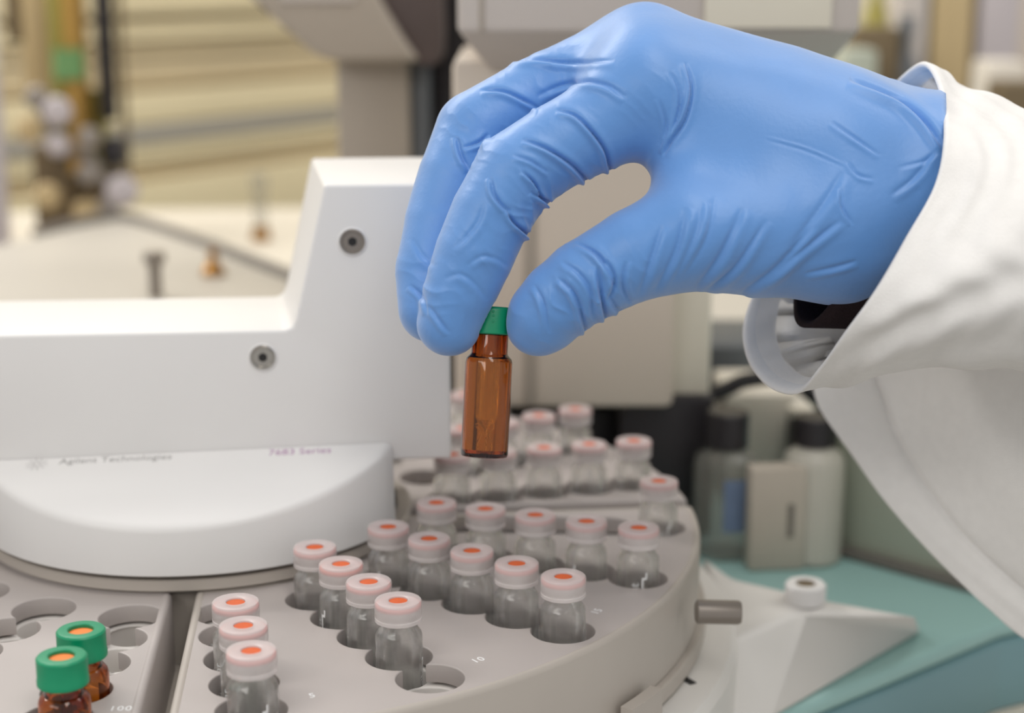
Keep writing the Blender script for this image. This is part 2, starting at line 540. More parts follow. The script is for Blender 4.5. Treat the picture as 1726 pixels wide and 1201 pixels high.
def rack(first, label, numbers):
    g0 = A0 + math.radians(18) * first - math.radians(9)
    g1 = g0 + PI / 2
    t = thing('vial_rack', (C[0], C[1], -22), label, 'rack', 'quarter-circle vial racks of the sampler tray')
    O = sector(g0, g1, 60.6, RIM, 3.2)
    if np.sum(O[:, 0] * np.roll(O[:, 1], -1) - O[:, 1] * np.roll(O[:, 0], -1)) < 0:
        O = O[::-1]
    prof = [(0, -21.9), (0, -1.0), (-.2, -.35), (-.6, .15), (-1.2, .4), (-1.7, .35), (-2.2, 0), (-2.2, -3)]
    V, F = loft([[(p[0], p[1], z) for p in offset(O, d)] for d, z in prof])
    raw('outer_wall', V, F, 'traywall' if first == 0 else 'tray', t)
    rows = range(first, first + 5)
    inner = offset(O, -1.9)
    flat_curve('top_plate', [inner] + [slot_outline(r) for r in rows], 4.2, .35, 'tray', 0, t)
    circ = lambda c, r, n=36: [c + r * np.array([math.cos(2 * PI * k / n), math.sin(2 * PI * k / n)]) for k in range(n)]
    flat_curve('well_plate', [offset(O, -2.4)] + [circ(well(r, j), 7.25) for r in rows for j in range(5)], 12, .5, 'traydark', -5.6, t)
    poly_prism('floor_plate', offset(O, -2.4)[::3], -21.8, -19.2, 'traydark', t)
    for nx, ny, txt in numbers:
        V, F = text_mesh(txt, 3.3, .05, 1.1)
        c = on_z(nx, ny, 0)[:2]
        ph = math.atan2(c[1] - C[1], c[0] - C[0]) + PI / 2
        V = [(c[0] + x * math.cos(ph) - y * math.sin(ph), c[1] + x * math.sin(ph) + y * math.cos(ph), .04 + z) for x, y, z in V]
        o = raw('position_number', V, F, 'print', t, smooth=False)
        o['label'] = 'white printed number %s' % txt
    return t

rack(-5, 'grey vial rack at the left holding two green-capped amber vials', [(203, 1194, '100')])
rack(0, 'grey vial rack in front right holding four rows of clear vials', [(526, 1172, '5'), (806, 1112, '10'), (1006, 1030, '15')])
rack(5, 'grey vial rack at the back beyond the gap, mostly hidden by blurred vials', [])

# ------------------------------------------------------------------ white sampler arm with its turret cover
arm = thing('sampler_gantry', (C[0], C[1], 2), 'white stepped sampler arm housing with half-round turret cover and two steel screws', 'instrument')
TZ, TK = 37.16, .2715            # the turret cover's top slopes up towards the arm
def on_tilt(px, py, lift=0):
    r = ray(px, py); t = (TZ + lift - TK * C[1] - CAM[2]) / (r[2] - TK * r[1])
    return CAM + r * t
P0, P1 = on_tilt(0, 775), on_tilt(650, 745)
ad = (P1 - P0)[:2] / np.linalg.norm((P1 - P0)[:2]); anb = np.array([-ad[1], ad[0]])
def face(px, py):                 # point of the arm's upright front face
    r = ray(px, py); t = (anb @ (P0[:2] - CAM[:2])) / (anb @ r[:2])
    return CAM + r * t
def along(p): return float(ad @ (p[:2] - P0[:2]))
prof = [(-220, 12)]
xr = along(face(760, 700)); xs = along(face(497, 548)); xt = along(face(546, 310))
zl = face(490, 556)[2]; zt = face(620, 310)[2]; zb = face(720, 774)[2]
prof = [(-220, zb), (xr, zb), (xr, zt), (xt, zt), (xs + .3, zl + 3), (xs - .7, zl + .9), (xs - 3, zl), (-220, zl)]
fr = [(P0[0] + ad[0] * x, P0[1] + ad[1] * x, z) for x, z in prof]
bk = []
for k, p in enumerate(fr):
    dd, sk = [(50, 0), (60, 0), (66, 0), (66, 5.5), (56, 5), (52, 5), (50, 4.5), (50, 0)][k]
    bk.append((p[0] + anb[0] * dd - ad[0] * sk, p[1] + anb[1] * dd - ad[1] * sk, p[2]))
frombm('arm_housing', prism_bm(fr, bk, 2.2, 4), 'white', arm)
# turret cover: half disc cut off by the arm's face
ang0 = math.atan2(-(ad[1]), -(ad[0]))
off = float(anb @ (P0[:2] - C)) - .2
def halfdisc(r):
    b = math.asin(min(1, off / r))
    aa = np.linspace(PI - b, 2 * PI + b, 90)
    return [C + r * (math.cos(a) * ad + math.sin(a) * anb) for a in aa]
rings = []
for r, dz in [(61.5, None), (64.4, None), (64.9, None), (64.4, -2.2), (64.1, -1.1), (63.4, -.35), (62.2, 0)]:
    zb_ = {61.5: 5.6, 64.4: 5.6, 64.9: 6.0}.get(r) if dz is None else None
    rings.append([(p[0], p[1], zb_ if dz is None else TZ + TK * (p[1] - C[1]) + dz) for p in halfdisc(r)])
V, F = loft(rings)
F.append(tuple(range(len(V) - 90, len(V)))); F.append(tuple(range(90)))
raw('turret_cover', V, F, 'white', arm)
V, F = lathe([(0, -.4), (59.3, -.4), (59.3, 5.5), (0, 5.5)], (C[0], C[1], 0), 90)
raw('turret_foot', V, F, 'blackgap', arm)  # foot coloured black to paint in the shadow gap
V, F = lathe([(59.4, .9), (63.2, .9), (63.6, 1.3), (63.6, 3.9), (63.2, 4.2), (59.4, 4.2)], (C[0], C[1], 0), 110)
raw('turret_ring', V, F + [], 'traywall', arm)
for px, py in ((594, 407), (443, 602)):
    p = face(px, py); nf = np.array([-anb[0], -anb[1], 0])
    V, F = lathe([(0, -.2), (3.55, -.2), (3.55, .25), (3.3, .5), (2.9, .45), (2.75, .1), (0, .1)], p, 36, nf)
    sc = raw('screw', V, F, 'steel' if py > 500 else 'greypost', arm)
    V, F = lathe([(0, .12), (1.35, .12), (1.35, .16), (0, .16)], p, 6, nf)
    raw('socket', V, F, 'hole', sc)
    V, F = lathe([(3.55, .02), (4.1, .02), (4.1, .2), (3.7, .45), (3.55, .3)], p, 36, nf)
    raw('screw_collar', V, F, 'white', arm)
def chord_text(txt, px0, px1, py, m, h, label):
    a, b = on_tilt(px0, py, .02), on_tilt(px1, py - 30 * (px1 - px0) / 650, .02)
    d = b - a; L = np.linalg.norm(d); d = d / L
    up = np.cross([0, -TK, 1.0], d); up /= np.linalg.norm(up); nn = np.cross(d, up)
    V, F = text_mesh(txt, 5, .02)
    s = L / (V[:, 0].max() - V[:, 0].min())
    c = (a + b) / 2
    V = [c + d * x * s + up * y * h + nn * z for x, y, z in V]
    o = raw('printed_name', V, F, m, arm, smooth=False)
    o['label'] = label
chord_text('Agilent Technologies', 100, 290, 778, 'greyprint', .8, 'grey printed maker name')
chord_text('7683 Series', 453, 558, 763, 'purpleprint', .9, 'purple printed series name')
VF = []
for k in range(10):
    a = k * PI / 5
    for r in (1.0, 1.9, 2.7):
        q = on_tilt(62, 782, .01) + np.array([math.cos(a) * r, math.sin(a) * r, math.sin(a) * r * TK])
        VF.append(lathe([(0, 0), (.26, 0), (.26, .04), (0, .04)], q, 8))
V, F = join(*VF)
raw('starburst_emblem', V, F, 'greyprint', arm, smooth=False)

# ------------------------------------------------------------------ vials
def vial_glass(h=32.2, r=5.8, neck=4.5, ns=27.4, sh=2.6):
    """closed glass wall: outside up, inside down"""
    t = .85
    out = [(0, 0), (r - .9, 0), (r - .25, .25), (r, .9), (r, ns - sh), (r - .25, ns - sh + .9), (r - .9, ns - sh + 1.7), (neck + .25, ns - .5), (neck, ns + .2), (neck, h - 1.5), (neck + .2, h - 1.2), (neck + .2, h), (neck - 1.2, h)]
    inn = [(neck - t - .3, ns + .3), (neck - t, ns - .9), (r - t - .7, ns - sh + .9), (r - t, ns - sh - .4), (r - t, 2.2), (r - t - .6, 1.4), (r - 2.2, 1.0), (0, .9)]
    return lathe(out + inn, (0, 0, 0), 40)

def cap_shape(r, z0, z1, hole, top):
    if top < 1.05:               # snap cap: wide flange above a narrower clear skirt
        return lathe([(4.75, z0), (r - .2, z0), (r, z0 + .2), (r, z0 + 1.0), (r - .13, z0 + 1.15), (r - .13, z0 + 1.7), (r, z0 + 1.9), (r, z1 - .5), (r - .25, z1 - .12), (r - .8, z1),
                      (hole + .3, z1), (hole, z1 - .2), (hole, z1 - top), (4.95, z1 - top), (4.95, z1 - top - .9), (4.75, z0)], (0, 0, 0), 48)
    return lathe([(4.6, z0), (r - .25, z0), (r, z0 + .25), (r, z0 + 1.5), (r - .12, z0 + 1.7), (r - .12, z1 - .7), (r - .1, z1 - .5), (r - .45, z1 - .1), (r - .9, z1), (hole + .25, z1), (hole, z1 - .2), (hole, z1 - top), (4.7, z1 - top), (4.7, z1 - top - .4), (4.6, z0)], (0, 0, 0), 48)

def vial_proto(kind):
    t = thing('sample_vial', (0, 0, 0), 'small sample vial', 'vial')
    if kind in ('clear', 'clear_red'):
        V, F = vial_glass(); raw('glass_body', V, F, 'glass', t)
        V, F = cap_shape(5.75, 28.6, 34.0, 2.35, .9)
        raw('snap_cap', V, F, 'cap', t)
        V, F = lathe([(0, 32.1), (5.55, 32.1), (5.58, 32.15), (5.58, 32.8), (5.4, 32.95), (4.9, 33.05), (0, 33.05)], (0, 0, 0), 40)
        raw('liner', V, F, 'pink' if kind == 'clear' else 'red', t)
        V, F = lathe([(0, 33.07), (2.25, 33.07), (2.25, 33.5), (0, 33.6)], (0, 0, 0), 30)
        raw('septum', V, F, 'septum', t)
        # print wrapped round the glass: a word running up the side and the corner of a write-on patch
        Vt, Ft = text_mesh('Agilent', 3.6, .0)
        L = []
        for x, y, z in Vt:
            a = -PI / 2 + (-y + .3) / 5.85
            L.append((5.84 * math.cos(a), 5.84 * math.sin(a), 14.6 + x))
        def strip(a0, a1, z0, z1):
            aa = np.linspace(a0, a1, 8)
            V = [(5.84 * math.cos(a), 5.84 * math.sin(a), z) for z in (z0, z1) for a in aa]
            return V, [(k, k + 1, k + 9, k + 8) for k in range(7)]
        V, F = join((L, Ft), strip(-PI / 2 + .38, -PI / 2 + .46, 8, 20.6), strip(-PI / 2 + .38, -PI / 2 + .62, 20.6, 21.2), strip(-PI / 2 + .56, -PI / 2 + .64, 21.2, 22.6))
        raw('printed_mark', V, F, 'print', t, smooth=False)
    else:
        V, F = vial_glass(31.5, 5.8, 4.2, 25.4, 2.4); raw('amber_body', V, F, 'ambermatte', t)
        V, F = cap_shape(5.75, 27.2, 34.0, 2.9, 1.1)
        raw('screw_cap', V, F, 'green', t)
        V, F = lathe([(0, 31.7), (2.85, 31.7), (2.85, 33.1), (0, 33.2)], (0, 0, 0), 36)
        raw('septum', V, F, 'septum2', t)
    return t

def copy_tree(o, parent=None):
    c = o.copy(); COL.objects.link(c)
    if parent is not None:
        c.parent = parent
    for ch in list(o.children):
        copy_tree(ch, c)
    return c

FLOOR = -19.15
protos = {}
def put_vial(kind, row, j, label, group, dx=0, dy=0, rz=None):
    first = kind not in protos
    if first:
        protos[kind] = vial_proto(kind)
        o = protos[kind]
    else:
        o = copy_tree(protos[kind])
    p = well(row, j)
    o.location = w((p[0] + dx, p[1] + dy, FLOOR))
    o.rotation_euler = (0, 0, rng.uniform(-2.5, 2.5) if rz is None else rz)
    tag(o, label, 'vial', group)
    return o

G1 = 'clear snap-cap vials in the sampler tray'
row0 = {2: 'farthest of the three clear vials in the front row beside the rack gap', 3: 'middle of the three clear vials in the front row beside the rack gap',
        4: 'nearest clear vial with white print, at the outer end of the row beside the gap'}
put_vial('clear', 0, 4, row0[4], G1, rz=.12, dx=.5)
put_vial('clear', 0, 3, row0[3], G1, rz=-.75, dx=.3)
put_vial('clear', 0, 2, row0[2], G1, rz=-.8)
row1 = {0: 'clear vial nearest the white turret in the four-vial second row', 2: 'third clear vial from the turret in the four-vial second row',
        3: 'clear vial beside the empty scalloped well, outermost of the second row'}
for j in (0, 2, 3):
    put_vial('clear', 1, j, row1[j], G1)
put_vial('clear_red', 1, 1, 'clear vial with redder cap liner, second from the turret in its row', G1)
names = {2: ['innermost clear vial of the third row, next to the turret wall', 'second clear vial from the turret in the third row', 'middle clear vial of the full third row',
             'fourth clear vial from the turret in the third row', 'outermost clear vial of the third row, sharp, near the tray rim'],
         3: ['innermost blurred clear vial of the fourth row', 'second blurred clear vial from the turret in the fourth row', 'middle blurred clear vial of the fourth row',
             'fourth blurred clear vial from the turret in the fourth row', 'outermost blurred clear vial of the fourth row near the rim'],
         4: ['innermost blurred vial in the last row before the back gap', 'second blurred vial in the last row before the back gap', 'third blurred vial in the last row before the back gap',
             None, 'blurred clear vial alone at the rim beside the back gap']}
for r in (2, 3):
    for j in range(5):
        put_vial('clear', r, j, names[r][j], G1)
put_vial('clear', 4, 4, names[4][4], G1)
back = {(5, 4): 'blurred pink-capped vial in the back rack at its front right corner', (5, 3): 'blurred back-rack vial left of the corner one, front row',
        (5, 2): 'blurred back-rack vial third from the rim, front row', (5, 1): 'blurred back-rack vial just right below the held vial, front row',
        (5, 0): 'blurred back-rack vial behind the base of the held vial', (6, 4): 'tallest-looking blurred vial at the top right of the back rack',
        (6, 3): 'blurred back-rack vial left of the topmost one, second row', (6, 2): 'blurred back-rack vial beside the upper body of the held vial',
        (7, 3): 'blurred back-rack vial peeking between the white arm and the held vial, lower', (7, 4): 'blurred back-rack vial behind the shoulder of the held amber vial',
        (6, 1): 'blurred back-rack vial low beside the right edge of the white arm'}
for (r, j), lab in back.items():
    put_vial('clear', r, j, lab, 'blurred clear vials in the back rack')
G2 = 'green-capped amber vials in the left rack'
put_vial('green', -1, 4, 'green-capped amber vial in front in the left rack', G2, dx=1.9, dy=1.2)
put_vial('green', -1, 3, 'green-capped amber vial behind the front one in the left rack', G2, dx=1.6, dy=1)

# ------------------------------------------------------------------ the vial in the hand
HZ = 405.0
hv_top, hv_bot = at(829, 517, HZ), at(816, 770, HZ)
hax = (hv_top - hv_bot); HL = np.linalg.norm(hax); hax /= HL
held = thing('held_vial', hv_bot, 'amber glass vial with green cap held between gloved fingers', 'vial')
hs = HL / 37.2
def hl(prof, n=56):
    return lathe([(r * hs, z * hs) for r, z in prof], hv_bot, n, hax)
R_, N_ = 5.85, 4.5
V, F = hl([(0, 0), (R_ - .8, 0), (R_ - .2, .25), (R_, .8), (R_, 23.4), (R_ - .25, 24.4), (R_ - .9, 25.1), (N_ + .2, 25.4), (N_, 25.8), (N_, 33.5), (N_ - 1.4, 33.5),
           (N_ - 1.1, 25.6), (N_ - .9, 25.1), (R_ - 1.1, 24.3), (R_ - .85, 23.2), (R_ - .85, 1.9), (R_ - 1.5, 1.1), (0, .9)])
raw('amber_body', V, F, 'amber', held)
V, F = hl([(4.55, 30.4), (5.6, 30.4), (5.85, 30.65), (5.85, 36.3), (5.55, 36.9), (5.0, 37.2), (2.9, 37.2), (2.6, 37.0), (2.6, 36.0), (4.55, 36.0)])
gc = raw('screw_cap', V, F, 'green', held)
V, F = hl([(0, 34.9), (2.55, 34.9), (2.55, 36.2), (0, 36.3)])
raw('septum', V, F, 'septum2', held)
V, F = hl([(2.75, 33.0), (2.75, 10.5), (2.2, 9.0), (1.1, 8.0), (.45, 7.4), (.3, 5.8), (0, 5.7), (0, 6.5), (.2, 7.6), (.8, 8.6), (1.7, 9.5), (1.75, 10.8), (1.75, 33.0), (2.75, 33.0)], 32)
raw('glass_insert', V, F, 'glass', held)
# the insert's springy feet
VF = []
e1 = np.cross(hax, FW); e1 /= np.linalg.norm(e1); e2 = np.cross(hax, e1)
for k in range(3):
    a = 2 * PI * k / 3 + .4
    d = e1 * math.cos(a) + e2 * math.sin(a)
    VF.append(tube(catmull([hv_bot + hax * 8.6 + d * 1.2, hv_bot + hax * 8.0 + d * 2.6, hv_bot + hax * 6.0 + d * 1.1, hv_bot + hax * 3.4 + d * 2.0, hv_bot + hax * 1.5 + d * 1.6], 14), .28, 8))
V, F = join(*VF)
raw('insert_feet', V, F, 'glass', held)
VF = []
for k in range(4):
    p = hv_bot + hax * 34.9 - FW * 5.9 * hs + np.cross(hax, FW) * (-.9 - .35 * k) * .0 + RT * (.9 + .38 * k)
for z_, dx in ((33.6, .6), (35.0, .65), (36.0, .55)):
    q = hv_bot + hax * z_ * hs + RT * dx - FW * math.sqrt((5.85 * hs) ** 2 - dx * dx)
    VF.append(lathe([(0, 0), (.34, 0), (.34, .12), (0, .15)], q, 10, -FW))
V, F = join(*VF)
raw('cap_mark', V, F, 'green', held)

# ------------------------------------------------------------------ the person: gloved hand, sleeve, coat
person = thing('person', at(1750, 1150, 440), 'person in white lab coat and blue glove reaching in to hold the amber vial', 'person')

def cs(px, py, z):               # camera-space millimetres: right, up, depth
    return np.array([(px - 863) / FPX * z, -(py - 600.5) / FPX * z, z])

def smin(a, b, k):
    h = np.clip(.5 + .5 * (b - a) / k, 0, 1)
    return b + (a - b) * h - k * h * (1 - h)

def round_cone(P, a, b, r1, r2):
    ba = (b - a).astype(np.float32); l2 = float(ba @ ba); rr = r1 - r2
    a2 = l2 - rr * rr; il2 = 1 / l2
    p = [P[i] - np.float32(a[i]) for i in range(3)]
    y = p[0] * ba[0] + p[1] * ba[1] + p[2] * ba[2]
    z = y - l2
    x2 = sum((p[i] * l2 - ba[i] * y) ** 2 for i in range(3))
    y2 = y * y * l2; z2 = z * z * l2
    k = np.sign(rr) * rr * rr * x2
    d = (np.sqrt(x2 * a2 * il2) + y * rr) * il2 - r1
    d = np.where(np.sign(z) * a2 * z2 > k, np.sqrt(x2 + z2) * il2 - r2, d)
    d = np.where(np.sign(y) * a2 * y2 < k, np.sqrt(x2 + y2) * il2 - r1, d)
    return d

def surface_nets(Fd):
    s = Fd < 0
    nx, ny, nz = Fd.shape
    c = [(i, j, k) for i in (0, 1) for j in (0, 1) for k in (0, 1)]
    sub = lambda A, o: A[o[0]:nx - 1 + o[0], o[1]:ny - 1 + o[1], o[2]:nz - 1 + o[2]]
    cnt = sum(sub(s, o).astype(np.int8) for o in c)
    act = (cnt > 0) & (cnt < 8)
    I = np.argwhere(act)
    idx = -np.ones(act.shape, np.int64); idx[act] = np.arange(len(I))
    vals = {o: Fd[I[:, 0] + o[0], I[:, 1] + o[1], I[:, 2] + o[2]] for o in c}
    acc = np.zeros((len(I), 3)); n = np.zeros(len(I))
    for o in c:
        for ax in range(3):
            if o[ax] == 0:
                q = list(o); q[ax] = 1; q = tuple(q)
                a, b = vals[o], vals[q]
                m = (a < 0) != (b < 0)
                t = a[m] / (a[m] - b[m])
                pos = np.repeat(np.array(o, float)[None], m.sum(), 0); pos[:, ax] = t
                acc[m] += pos; n[m] += 1
    V = I + acc / n[:, None]
    Q = []
    for ax in range(3):
        o1, o2 = (ax + 1) % 3, (ax + 2) % 3
        A = np.moveaxis(s, ax, 0)
        ch = np.moveaxis(A[:-1] != A[1:], 0, ax)
        E = np.argwhere(ch)
        ok = (E[:, o1] > 0) & (E[:, o2] > 0) & (E[:, o1] < Fd.shape[o1] - 1) & (E[:, o2] < Fd.shape[o2] - 1)
        E = E[ok]
        q = []
        for d1, d2 in ((0, 0), (1, 0), (1, 1), (0, 1)):
            e = E.copy(); e[:, o1] -= 1 - d1; e[:, o2] -= 1 - d2
            q.append(idx[e[:, 0], e[:, 1], e[:, 2]])
        q = np.stack(q, 1)
        flip = ~s[E[:, 0], E[:, 1], E[:, 2]]
        q[flip] = q[flip][:, ::-1]
        Q.append(q)
    return V, np.vstack(Q)

Z0 = 405.0
def chain(P, js, k):             # joints (px, py, depth offset, radius mm)
    d = None
    for a, b in zip(js[:-1], js[1:]):
        e = round_cone(P, cs(a[0], a[1], Z0 + a[2]), cs(b[0], b[1], Z0 + b[2]), a[3], b[3])
        d = e if d is None else smin(d, e, k)
    return d

INDEX = [(1092, 158, 1, 13.2), (1010, 212, -1, 10.9), (940, 246, -3, 10.3), (868, 292, -5, 10.2), (830, 360, -6, 9.7), (800, 428, -6, 9.5), (774, 495, -5, 8.8), (757, 545, -4, 7.9)]
MIDDLE = [(1082, 102, 19, 13.2), (985, 130, 18, 10.6), (903, 164, 17, 10.1), (806, 222, 14, 10.6), (774, 300, 12, 10.2), (749, 378, 10, 9.8), (730, 455, 8, 9.2), (727, 520, 6, 8.2)]
RING = [(1105, 110, 37, 12.2), (1000, 140, 37, 10.0), (868, 178, 36, 9.6), (828, 260, 33, 8.8), (800, 345, 30, 8.6), (785, 430, 27, 7.8)]
LITTLE = [(1150, 135, 54, 10.8), (1050, 170, 54, 8.6), (950, 205, 53, 8.2), (900, 262, 50, 7.6), (860, 330, 47, 7.2), (838, 395, 45, 6.6)]
THUMB = [(1420, 392, -1, 15.8), (1290, 392, -6, 15.5), (1165, 394, -10, 13.4), (1075, 427, -11, 11.0), (985, 475, -10, 9.9), (945, 505, -8, 9.3), (918, 532, -6, 8.8), (908, 545, -5, 8.0)]
WRN, WRF = (1585, 322, 6, 20), (1600, 300, 40, 18)

lo = np.array([cs(620, 0, 375)[0], cs(0, 660, 405)[1] + 2, 376.0]); hi = np.array([cs(1700, 0, 430)[0], cs(0, -40, 405)[1], 478.0])
VX = .7
gx = [np.arange(lo[i], hi[i], VX, dtype=np.float32) for i in range(3)]
P = np.meshgrid(*gx, indexing='ij')
fing = chain(P, INDEX, .3)
for ch in (MIDDLE, RING, LITTLE):
    fing = smin(fing, chain(P, ch, .3), .5)
thumb = chain(P, THUMB, 1)
palm = None
for a, b in [((1092, 158, 1, 12.5), WRN), ((1090, 135, 9, 13), (1040, 150, 9, 10.5)), ((1100, 130, 10, 13.5), (1300, 200, 12, 17)), ((1082, 104, 19, 13), (1590, 318, 22, 21)), ((1105, 112, 37, 12), WRF), ((1150, 137, 54, 10), (1600, 310, 44, 16)),
             ((1180, 285, -1, 11.5), (1400, 300, 0, 17)), ((1185, 220, 8, 12), (1400, 260, 10, 20)), ((1300, 300, 20, 22), (1560, 320, 22, 22)),
             ((1420, 392, -1, 15.5), WRN), ((1300, 330, 40, 14), (1560, 330, 34, 18))]:
    e = round_cone(P, cs(a[0], a[1], Z0 + a[2]), cs(b[0], b[1], Z0 + b[2]), a[3], b[3])
    palm = e if palm is None else smin(palm, e, 9)
for a, b in [(WRN, (1700, 385, 10, 17)), (WRF, (1710, 365, 42, 16))]:
    palm = smin(palm, round_cone(P, cs(a[0], a[1], Z0 + a[2]), cs(b[0], b[1], Z0 + b[2]), a[3], b[3]), 8)
D = smin(smin(palm, thumb, 9), smin(palm, fing, 5), .6)
# loose folds of the cuff standing up behind the wrist and hanging below it
for js in ([(1425, 142, 17, 1.2), (1500, 158, 19, 3.2), (1550, 182, 20, 4.4), (1582, 206, 18, 4.6), (1610, 260, 16, 4)], [(1350, 492, 8, 1.5), (1420, 478, 8, 3.5), (1500, 455, 10, 5)]):
    D = smin(D, chain(P, js, 2), 1.6)
# the pinch: gloves give way round the cap
ctr, axc = None, np.array([hax @ RT, hax @ UP, hax @ FW])
q = np.array([(hv_bot - CAM) @ RT, (hv_bot - CAM) @ UP, (hv_bot - CAM) @ FW])
p = [P[i] - np.float32(q[i]) for i in range(3)]
y = p[0] * axc[0] + p[1] * axc[1] + p[2] * axc[2]
rad = np.sqrt(np.maximum(sum(v * v for v in p) - y * y, 0))
capd = np.maximum(rad - np.where(y < 30.2 * hs, 4.75, 6.0) * hs, np.maximum(y - 37.5 * hs, -y))
capd = np.minimum(capd, np.maximum(rad - 6.05 * hs, y - 25.6 * hs))
D = -smin(-D, capd, .8)
D = np.maximum(D, P[0] - P[2] * np.float32((1596 - 863) / FPX))
hv, hf = surface_nets(D)
del P, D, fing, thumb, palm, p, y, rad, capd
hv = hv * VX + lo
# relax
E_ = np.vstack([hf[:, [0, 1]], hf[:, [1, 2]], hf[:, [2, 3]], hf[:, [3, 0]]])
deg = np.bincount(E_.ravel(), minlength=len(hv)).astype(float)
def relax(V, it, lam=.5):
    for _ in range(it):
        N = np.empty_like(V)
        for i in range(3):
            N[:, i] = (np.bincount(E_[:, 0], V[E_[:, 1], i], len(V)) + np.bincount(E_[:, 1], V[E_[:, 0], i], len(V))) / deg
        V = V + lam * (N - V)
    return V
hv = relax(hv, 4)
me = bpy.data.meshes.new('tmp'); me.from_pydata(hv.tolist(), [], hf.tolist())
to = bpy.data.objects.new('tmp', me); COL.objects.link(to)
sm = to.modifiers.new('s', 'SUBSURF'); sm.levels = 1; sm.render_levels = 1
bpy.context.view_layer.update()
me2 = bpy.data.meshes.new_from_object(to.evaluated_get(bpy.context.evaluated_depsgraph_get()))
bpy.data.objects.remove(to)
nV = len(me2.vertices)
hv = np.empty(nV * 3); me2.vertices.foreach_get('co', hv); hv = hv.reshape(-1, 3)
hf = np.empty(len(me2.polygons) * 4, np.int64); me2.polygons.foreach_get('vertices', hf); hf = hf.reshape(-1, 4)
nr = np.empty(nV * 3); me2.vertices.foreach_get('normal', nr); nr = nr.reshape(-1, 3)
# latex folds: (line across the glove, width mm, depth mm); the skin dips in the line and swells beside it
FOLDS = [
 ([(1155, 105), (1165, 150), (1155, 200), (1130, 240), (1118, 262)], .9, .9), ([(1130, 120), (1146, 160), (1140, 205), (1122, 245)], .9, .5), ([(1110, 165), (1122, 205), (1120, 235)], .8, .4),
 ([(937, 185), (970, 195), (1000, 225), (1020, 255), (1028, 284), (1036, 300)], 1.0, 1.2), ([(880, 235), (920, 250), (960, 275), (985, 300), (1000, 318)], 1.0, 1.2), ([(865, 262), (895, 272), (925, 292)], .8, .5),
 ([(880, 288), (900, 308), (914, 334), (932, 352)], .8, 1.1), ([(828, 300), (832, 325), (845, 345), (862, 358)], .9, .8), ([(855, 356), (868, 376), (886, 392), (906, 410)], .9, 1.3), ([(895, 322), (912, 334), (936, 344)], .8, 1.0),
 ([(810, 152), (850, 155), (885, 170), (910, 184)], 1.0, .9), ([(845, 102), (900, 100), (960, 106), (1035, 102)], 1.2, .8), ([(905, 162), (945, 145), (985, 138), (1025, 145), (1055, 165)], 1.3, .7),
 ([(770, 230), (778, 262), (792, 288)], 1.0, .8), ([(780, 250), (808, 240), (824, 226)], .9, .7), ([(786, 448), (812, 432), (836, 436), (858, 450)], 1.2, .28), ([(690, 480), (712, 500), (722, 530)], 1.0, .5),
 ([(696, 402), (712, 430), (735, 450)], 1.4, .2), ([(722, 512), (745, 545), (757, 562)], 1.0, .4), ([(762, 420), (786, 398), (806, 372), (816, 340)], 1.3, .3), ([(748, 470), (775, 462), (800, 478), (822, 506)], 1.3, .25),
 ([(970, 408), (1005, 428), (1025, 455), (1035, 484)], 1.1, .9), ([(1022, 438), (1036, 470), (1028, 505)], 1.0, .9), ([(938, 468), (965, 490), (976, 515), (986, 552), (992, 570)], 1.1, .9), ([(1008, 448), (1012, 490), (1020, 528), (1024, 548)], 1.1, 1.1),
 ([(900, 480), (915, 510), (926, 562)], 1.0, .5), ([(945, 440), (975, 460), (995, 490), (1000, 540)], 1.1, .6), ([(1062, 512), (1050, 480), (1055, 440)], 1.1, .6), ([(1078, 500), (1100, 430), (1116, 380)], 1.5, .5), ([(1105, 492), (1140, 420), (1157, 350)], 1.7, .55),
 ([(1170, 492), (1215, 430), (1252, 350)], 1.8, .6), ([(1182, 496), (1240, 450), (1292, 370)], 1.5, .55), ([(1240, 502), (1310, 450), (1372, 380)], 1.8, .6), ([(1205, 330), (1190, 400), (1150, 470)], 1.8, .4), ([(1130, 480), (1170, 400), (1185, 340)], 1.8, .4),
 ([(1290, 231), (1360, 250), (1425, 278)], .6, -.16), ([(1400, 205), (1440, 232), (1484, 262)], .9, .34), ([(1430, 272), (1446, 294), (1474, 302)], .8, .3), ([(1417, 318), (1420, 350), (1437, 378)], .9, .42), ([(1432, 132), (1480, 152), (1520, 173), (1560, 206), (1592, 250)], 1.5, 1.5),
 ([(1290, 476), (1365, 412), (1418, 370)], 1.5, .5), ([(1355, 462), (1410, 450), (1445, 440)], 1.1, .4), ([(1515, 282), (1560, 270), (1582, 250)], 1.0, .22), ([(1020, 490), (1040, 520), (1052, 524)], 1, .5),
 ([(1500, 330), (1540, 300), (1575, 255)], 1.4, .35), ([(1330, 420), (1390, 340), (1420, 290)], 2.0, .35)]
px = hv[:, 0] / hv[:, 2] * FPX + 863; py = 600.5 - hv[:, 1] / hv[:, 2] * FPX
view = hv / np.linalg.norm(hv, axis=1)[:, None]
facing = np.clip(-(nr * view).sum(1) / .10 + .3, 0, 1) * (hv[:, 2] < 432)
disp = np.zeros(nV)
